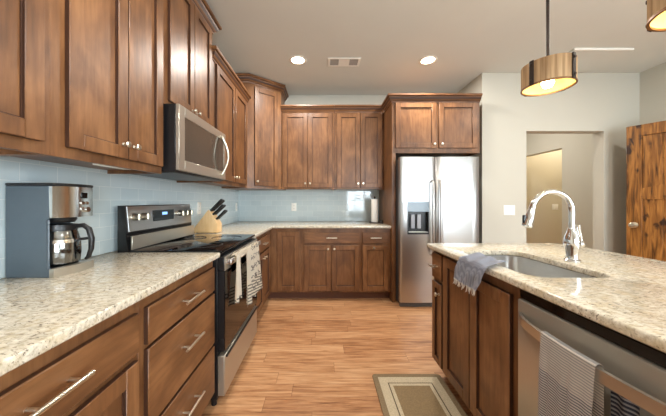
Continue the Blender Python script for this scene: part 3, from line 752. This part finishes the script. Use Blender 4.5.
pl = bow(D-0.034)
b = B().prism([(x+0.012, y) for x, y in pl]+[(D-0.034, Wd), (D-0.034, 0)], 0.232, Hh-0.012, 'Z', 0.002, 1)
PSTEEL = plain('polished_panel_steel', (214, 212, 208), 0.17, 1.0, noise=0.02)
fp = obj('front_panel', b, PSTEEL, t)
b = B(); b.prism([(x+0.014, y) for x, y in bow(D-0.034)]+[(0.0, Wd), (0.0, 0)], Hh-0.0119, Hh, 'Z', 0.003, 2)
obj('lid', b, BLACK, t)
b = B(); b.prism([(x+0.018, y) for x, y in bow(D-0.034)]+[(D-0.034, Wd), (D-0.034, 0)], 0.0, 0.034, 'Z', 0.003, 2)
obj('base_trim', b, STEELD, t)
obj('warming_plate', B().lathe([(0, 0.031), (0.062, 0.031), (0.064, 0.034), (0, 0.036)], (0.118, Wd/2, 0), 'Z', 28), BLACK, t)
obj('brew_basket', B().lathe([(0.055, 0.234), (0.058, 0.222), (0.05, 0.209), (0, 0.209)], (0.118, Wd/2, 0), 'Z', 28), BLACK, t)
obj('clock_display', B().box(D-0.004, D+0.0005, 0.10, 0.128, 0.31, 0.335, 0.001), BGLASS, fp)
for (yy, zz) in ((0.105, 0.29), (0.125, 0.29), (0.105, 0.265)):
    obj('button', B().lathe([(0, D-0.003), (0.008, D-0.003), (0.007, D+0.003), (0, D+0.003)], (0, yy, zz), 'X', 14), CHROME, fp)
obj('dial', B().lathe([(0, D-0.004), (0.012, D-0.004), (0.011, D+0.007), (0, D+0.007)], (0, 0.125, 0.262), 'X', 18), CHROME, fp)
# carafe
gt = NT('carafe_glass'); tr = gt.n('ShaderNodeBsdfTransparent', {0: (0.78, 0.76, 0.72, 1)}); gl = gt.n('ShaderNodeBsdfGlossy', {'Roughness': 0.03, 'Color': (1, 1, 1, 1)})
fz = gt.n('ShaderNodeFresnel', {'IOR': 1.6}); mx = gt.n('ShaderNodeMixShader', {0: gt.math('ADD', fz.outputs[0], 0.10), 1: tr.outputs[0], 2: gl.outputs[0]})
gt.t.links.new(mx.outputs[0], gt.t.nodes['Material Output'].inputs[0]); CGL = gt.m
cx, cy, cz = -1.235+0.118, 1.01+Wd/2, 0.914+0.0365
t = thing('coffee_carafe', 'glass coffee carafe with black handle sitting inside the coffee maker', 'carafe', (cx, cy, cz))
obj('glass', B().lathe([(0, 0), (0.060, 0), (0.068, 0.006), (0.072, 0.045), (0.070, 0.09), (0.061, 0.13), (0.053, 0.152), (0.051, 0.152), (0.059, 0.128), (0.068, 0.09), (0.070, 0.045), (0.066, 0.008), (0, 0.003)], n=36), CGL, t)
obj('rim', B().lathe([(0.054, 0.142), (0.0605, 0.140), (0.060, 0.164), (0.0, 0.168), (0, 0.164), (0.054, 0.160)], n=36), BLACK, t)
obj('band', B().lathe([(0.0705, 0.09), (0.0722, 0.09), (0.069, 0.104), (0.067, 0.104)], n=36, closed=True), CHROME, t)
b = B(); a = math.radians(18); ux, uy = math.cos(a), math.sin(a)
hp = [(0.058, 0.155), (0.085, 0.158), (0.104, 0.142), (0.114, 0.10), (0.112, 0.055), (0.103, 0.022), (0.092, 0.012)]
b.tube([(r*ux, r*uy, z) for r, z in hp], [0.009, 0.010, 0.011, 0.011, 0.010, 0.009, 0.006], 12)
b.tube([(0.068*ux, 0.068*uy, 0.098), (0.113*ux, 0.113*uy, 0.102)], 0.006, 10)
obj('handle', b, BLACK, t)

# ---------------------------------------------------------------- knife block
t = thing('knife_block', 'pale wooden knife block on the countertop past the range', 'knife block', (-1.19, 2.40, 0.914))
ky0, ky1 = 0.0, 0.11
poly = [(0.0, 0.006), (0.215, 0.006), (0.215, 0.085), (0.135, 0.215), (0.125, 0.215), (0.0, 0.05)]
obj('block', B().prism(poly, ky0, ky1, 'Y', 0.004, 2), LWOOD, t)
for x in (0.02, 0.19):
    for y in (0.015, 0.095): obj('foot', B().lathe([(0, 0), (0.008, 0), (0.008, 0.007), (0, 0.007)], (x, y, 0), 'Z', 12), BLACK, t)
dn = Vector((0.13, 0, 0.08)).normalized()      # normal of the sloped face, handles lean along it
def knife(s, y, L, r, label):
    p = Vector((0.135+(0.215-0.135)*s, y, 0.215+(0.085-0.215)*s))
    k = thing('knife', label, 'knife', Vector((-1.19, 2.40, 0.914))+p, 0, 'knives in the wooden block')
    ax = Vector((0.72, 0, 0.69)).normalized(); nn = Vector((-ax.z, 0, ax.x))
    b = B()
    c = [(ax*0.004, r), (ax*0.02, r*0.9), (ax*L*0.6, r*1.05), (ax*(L-0.01), r*1.15), (ax*L, r*0.8)]
    b.tube([q[0] for q in c], [q[1] for q in c], 10)
    obj('handle', b, BLACK, k)
    obj('bolster', B().tube([ax*-0.0, ax*0.006], r*1.05, 10), CHROME, k)
KL = [(0.06, 0.022, 0.155, 0.0115, 'black-handled knife in the block, top row nearest the range'),
      (0.06, 0.055, 0.150, 0.0115, 'black-handled knife in the middle of the top row of the block'),
      (0.06, 0.088, 0.145, 0.0115, 'black-handled knife in the block, top row farthest from the range'),
      (0.34, 0.022, 0.135, 0.010, 'black-handled knife in the block, second row nearest the range'),
      (0.34, 0.055, 0.130, 0.010, 'black-handled knife in the middle of the second row of the block'),
      (0.34, 0.088, 0.130, 0.010, 'black-handled knife in the block, second row farthest from the range'),
      (0.68, 0.035, 0.125, 0.011, 'lowest knife handle of the block, on the side nearest the range'),
      (0.68, 0.078, 0.120, 0.010, 'lowest knife handle of the block, on the side farthest from the range')]
for a in KL: knife(*a)

# ---------------------------------------------------------------- paper towels on the back counter
px, py = 0.705, 3.55
t = thing('paper_towel_holder', 'dark paper towel holder on the back counter beside the refrigerator panel', 'paper towel holder', (px, py, 0.914))
obj('base', B().lathe([(0, 0), (0.075, 0), (0.075, 0.006), (0.06, 0.012), (0, 0.012)], n=28), BRONZE, t)
obj('rod', B().lathe([(0, 0.012), (0.006, 0.012), (0.006, 0.335), (0.012, 0.34), (0.013, 0.352), (0.008, 0.362), (0, 0.363)], n=14), BRONZE, t)
tag(obj('paper_towel_roll', B().lathe([(0.019, 0.0), (0.044, 0.0), (0.045, 0.002), (0.045, 0.31), (0.044, 0.312), (0.019, 0.312)], n=36, closed=True), plain('paper_white', (240, 238, 232), 0.95, noise=0.02), None, True, (px, py, 0.9265)),
    'roll of white paper towels standing on the holder on the back counter', 'paper towels')
t = thing('jar', 'tiny dark jar on the back counter at the foot of the paper towels', 'jar', (0.775, 3.44, 0.914))
obj('glass', B().lathe([(0, 0), (0.02, 0), (0.021, 0.004), (0.021, 0.03), (0.017, 0.034), (0, 0.034)], n=20), plain('dark_jar', (46, 44, 46), 0.2), t)
obj('lid', B().lathe([(0, 0.034), (0.019, 0.034), (0.019, 0.046), (0, 0.046)], n=20), BLACK, t)

# ---------------------------------------------------------------- outlets and switches
def plate(name, label, cat, loc, rz, w, h, gangs, outlet, group):
    t = thing(name, label, cat, loc, rz, group)
    obj('cover_plate', B().box(-w/2, w/2, -0.006, 0, -h/2, h/2, 0.002, 2), WHITE, t)
    for g in range(gangs):
        x = (g-(gangs-1)/2)*0.046
        if outlet:
            for s in (-1, 1):
                o = obj('socket', B().lathe([(0, -0.0062), (0.016, -0.0062), (0.016, -0.0085), (0, -0.0085)], (x, 0, s*0.021), 'Y', 18), WHITE, t)
                obj('slots', B().box(x-0.007, x-0.005, -0.0090, -0.0085, s*0.021-0.005, s*0.021+0.005).box(x+0.005, x+0.007, -0.0090, -0.0085, s*0.021-0.005, s*0.021+0.005), BLACK, o)
        else:
            obj('rocker', B().box(x-0.016, x+0.016, -0.010, -0.006, -0.033, 0.033, 0.002), WHITE, t)
    return t
GO = 'outlets on the tiled backsplash'
plate('wall_outlet', 'white outlet on the left tile wall above the knife block', 'outlet', (XL+0.008, 2.60, 1.14), R90, 0.075, 0.118, 1, True, GO)
plate('wall_outlet', 'white outlet on the left tile wall close to the back corner', 'outlet', (XL+0.008, 3.72, 1.125), R90, 0.075, 0.118, 1, True, GO)
plate('wall_outlet', 'white outlet on the tiled back wall under the two-door cabinets', 'outlet', (-0.428, YB-0.008, 1.125), 0, 0.075, 0.118, 1, True, GO)
plate('light_switch', 'white light switch plate on the wall between refrigerator and hallway opening', 'light switch', (2.27, YW, 1.10), 0, 0.135, 0.12, 2, False, None)
plate('hall_switch', 'small pale switch plate on the far beige wall seen through the hallway', 'light switch', (4.73, 5.3, 1.09), 0, 0.12, 0.118, 2, False, None)

# ---------------------------------------------------------------- ceiling fittings
LENS = emit('lamp_lens', (255, 236, 205), 14.0)
def downlight(x, y, label, power=30):
    t = thing('recessed_light', label, 'ceiling light', (x, y, H), 0, 'recessed ceiling lights')
    obj('trim_ring', B().lathe([(0.095, 0), (0.098, -0.004), (0.090, -0.008), (0.072, -0.006), (0.072, 0)], n=36, closed=True), TRIM, t)
    obj('lens', B().lathe([(0, -0.0005), (0.0715, -0.0005), (0.0715, -0.003), (0, -0.004)], n=32), LENS, t)
    l = bpy.data.lights.new('downlight_lamp', 'AREA'); l.shape = 'DISK'; l.size = 0.14; l.energy = power; l.color = (1.0, 0.94, 0.87)
    o = bpy.data.objects.new('downlight_lamp', l); COL.objects.link(o); o.parent = t; o.location = (0, 0, -0.012)
    return t
downlight(-0.277, 2.88, 'recessed ceiling light on the left, nearer the corner cabinet')
downlight(1.163, 2.88, 'recessed ceiling light on the right, in front of the refrigerator')
downlight(-0.277, 0.9, 'added recessed ceiling light, out of view over the aisle beside the coffee maker', 20)  # this and the next three are unseen, added to light the room
downlight(0.6, -1.2, 'added recessed ceiling light, unseen behind the camera on the aisle side')
downlight(2.6, -0.6, 'added recessed ceiling light, unseen behind the camera on the right side')
downlight(2.7, 1.6, 'added recessed ceiling light, out of view right of the island')
VENTG = plain('vent_grey', (150, 146, 140), 0.5)
t = thing('ceiling_vent', 'white rectangular air vent in the ceiling between the recessed lights', 'vent', (0.235, 2.92, H))
b = B(); b.box(-0.18, 0.18, -0.085, -0.065, -0.008, 0, 0.002); b.box(-0.18, 0.18, 0.065, 0.085, -0.008, 0, 0.002); b.box(-0.18, -0.155, -0.065, 0.065, -0.008, 0, 0.002); b.box(0.155, 0.18, -0.065, 0.065, -0.008, 0, 0.002)
b.box(-0.06, 0.06, -0.065, 0.065, -0.007, 0)
obj('frame', b, TRIM, t)
for k in range(8):
    y = -0.055+0.11*k/7
    for x0, x1 in ((-0.155, -0.06), (0.06, 0.155)):
        b = B().prism([(y-0.006, -0.001), (y-0.005, 0.0), (y+0.006, -0.006), (y+0.005, -0.007)], x0, x1, 'X')
        obj('louver', b, VENTG, t)
t = thing('ceiling_access_panel', 'flat white-edged access panel in the ceiling right of the hanging pendant', 'access panel', (2.87, 2.875, H))
obj('panel', B().box(-0.30, 0.30, -0.21, 0.20, -0.018, 0, 0.001), CEIL, t)
obj('edge_trim', B().box(-0.305, 0.305, -0.225, -0.21, -0.022, 0, 0.002), TRIM, t)

# pendants
sh = NT('veneer_shade'); co = sh.coord()
v = sh.n('ShaderNodeVectorMath', {0: co, 1: (40.0, 40.0, 1.5)}, operation='MULTIPLY').outputs[0]
nz = sh.n('ShaderNodeTexNoise', {'Vector': v, 'Scale': 1.6, 'Detail': 3.0}).outputs[0]
cc = sh.ramp(nz, [(0.3, lin(150, 120, 90)), (0.5, lin(190, 160, 124)), (0.7, lin(214, 188, 150))])
df = sh.n('ShaderNodeBsdfDiffuse', {0: cc}); tl = sh.n('ShaderNodeBsdfTranslucent', {0: cc}); mx = sh.n('ShaderNodeMixShader', {0: 0.3, 1: df.outputs[0], 2: tl.outputs[0]})
sh.t.links.new(mx.outputs[0], sh.t.nodes['Material Output'].inputs[0]); SHADE = sh.m
INNER = plain('shade_lining', (236, 206, 138), 0.8, noise=0.03)
BULB = emit('bulb_glow', (255, 228, 170), 30.0)
def pendant(loc, rz, label):
    x, y, zb = loc; h, r = 0.122, 0.115
    t = thing('pendant_light', label, 'pendant light', (x, y, zb), rz, 'pendants over the island')
    obj('canopy', B().lathe([(0, H-zb), (0.06, H-zb), (0.058, H-zb-0.02), (0.012, H-zb-0.03), (0, H-zb-0.03)], n=28), BRONZE, t)
    obj('rod', B().tube([(0, 0, H-zb-0.03), (0, 0, h-0.02)], 0.0075, 12), BRONZE, t)
    s_ = obj('shade', B().lathe([(r, 0), (r, h), (r-0.003, h), (r-0.003, 0)], n=56, closed=True), SHADE, t)
    obj('lining', B().lathe([(r-0.0035, 0.002), (r-0.0035, h-0.002), (r-0.005, h-0.002), (r-0.005, 0.002)], n=56, closed=True), INNER, s_)
    obj('rim', B().lathe([(r+0.002, -0.003), (r+0.002, 0.005), (r-0.006, 0.005), (r-0.006, -0.003)], n=56, closed=True), plain('rim_brown', (120, 84, 50), 0.4, 0.5), s_)
    for a in (0, 90, 180, 270):
        a = math.radians(a); b = B(); b.box(-0.011, 0.011, r, r+0.006, -0.004, h+0.004, 0.002)
        b.box(-0.007, 0.007, r+0.006, r+0.011, 0.012, 0.026, 0.002); b.box(-0.007, 0.007, r+0.006, r+0.011, h-0.026, h-0.012, 0.002)
        obj('strap', b, BRONZE, t, True, (0, 0, 0), (0, 0, a))
    b = B()
    for a in (0, 90, 180, 270):
        a = math.radians(a+90); b.tube([(0, 0, h-0.015), ((r-0.006)*math.cos(a), (r-0.006)*math.sin(a), h-0.015)], 0.004, 8)
    obj('spider', b, BRONZE, t)
    obj('socket', B().lathe([(0, h-0.02), (0.018, h-0.02), (0.018, h-0.06), (0, h-0.06)], n=18), BRONZE, t)
    obj('bulb', B().lathe([(0, h-0.06), (0.014, h-0.06), (0.026, h-0.085), (0.028, h-0.10), (0.02, h-0.12), (0, h-0.128)], n=20), BULB, t)
    l = bpy.data.lights.new('pendant_lamp', 'POINT'); l.energy = 5; l.color = (1, 0.82, 0.56); l.shadow_soft_size = 0.03
    o = bpy.data.objects.new('pendant_lamp', l); COL.objects.link(o); o.parent = t; o.location = (0, 0, 0.0)
    o.location.z = 0.02
    return t
pendant((1.21, 1.40, 1.825), math.radians(16), 'drum pendant with dark straps hanging over the island near the faucet')
pendant((1.205, 0.82, 1.825), math.radians(16), 'drum pendant cut off by the top right corner of the picture')

# hallway lamps (out of sight in the room beyond the opening)
t = thing('hall_ceiling_light', 'flush ceiling light in the room beyond the hallway', 'ceiling light', (4.7, 4.7, H))
obj('dome', B().lathe([(0.15, 0), (0.14, -0.05), (0.08, -0.085), (0, -0.09)], n=32), emit('dome_glow', (255, 235, 200), 5), t)
l = bpy.data.lights.new('hall_lamp', 'POINT'); l.energy = 30; l.color = (1, 0.90, 0.74); l.shadow_soft_size = 0.12
o = bpy.data.objects.new('hall_lamp', l); COL.objects.link(o); o.parent = t; o.location = (0, 0, -0.22)
downlight(2.9, 4.3, 'recessed ceiling light in the hallway', 26)

# ---------------------------------------------------------------- rug
rw, rl = 0.47, 0.76
tag(obj('rug', B().prism(rrect(-rw/2, rw/2, -rl/2, rl/2, 0.02, 4), 0.0, 0.010, 'Z', 0.003, 2), rug_mat(rw, rl), None, True, (0.575, 1.81-rl/2, 0.0005)),
    'tan bordered kitchen rug on the wood floor beside the island', 'rug')
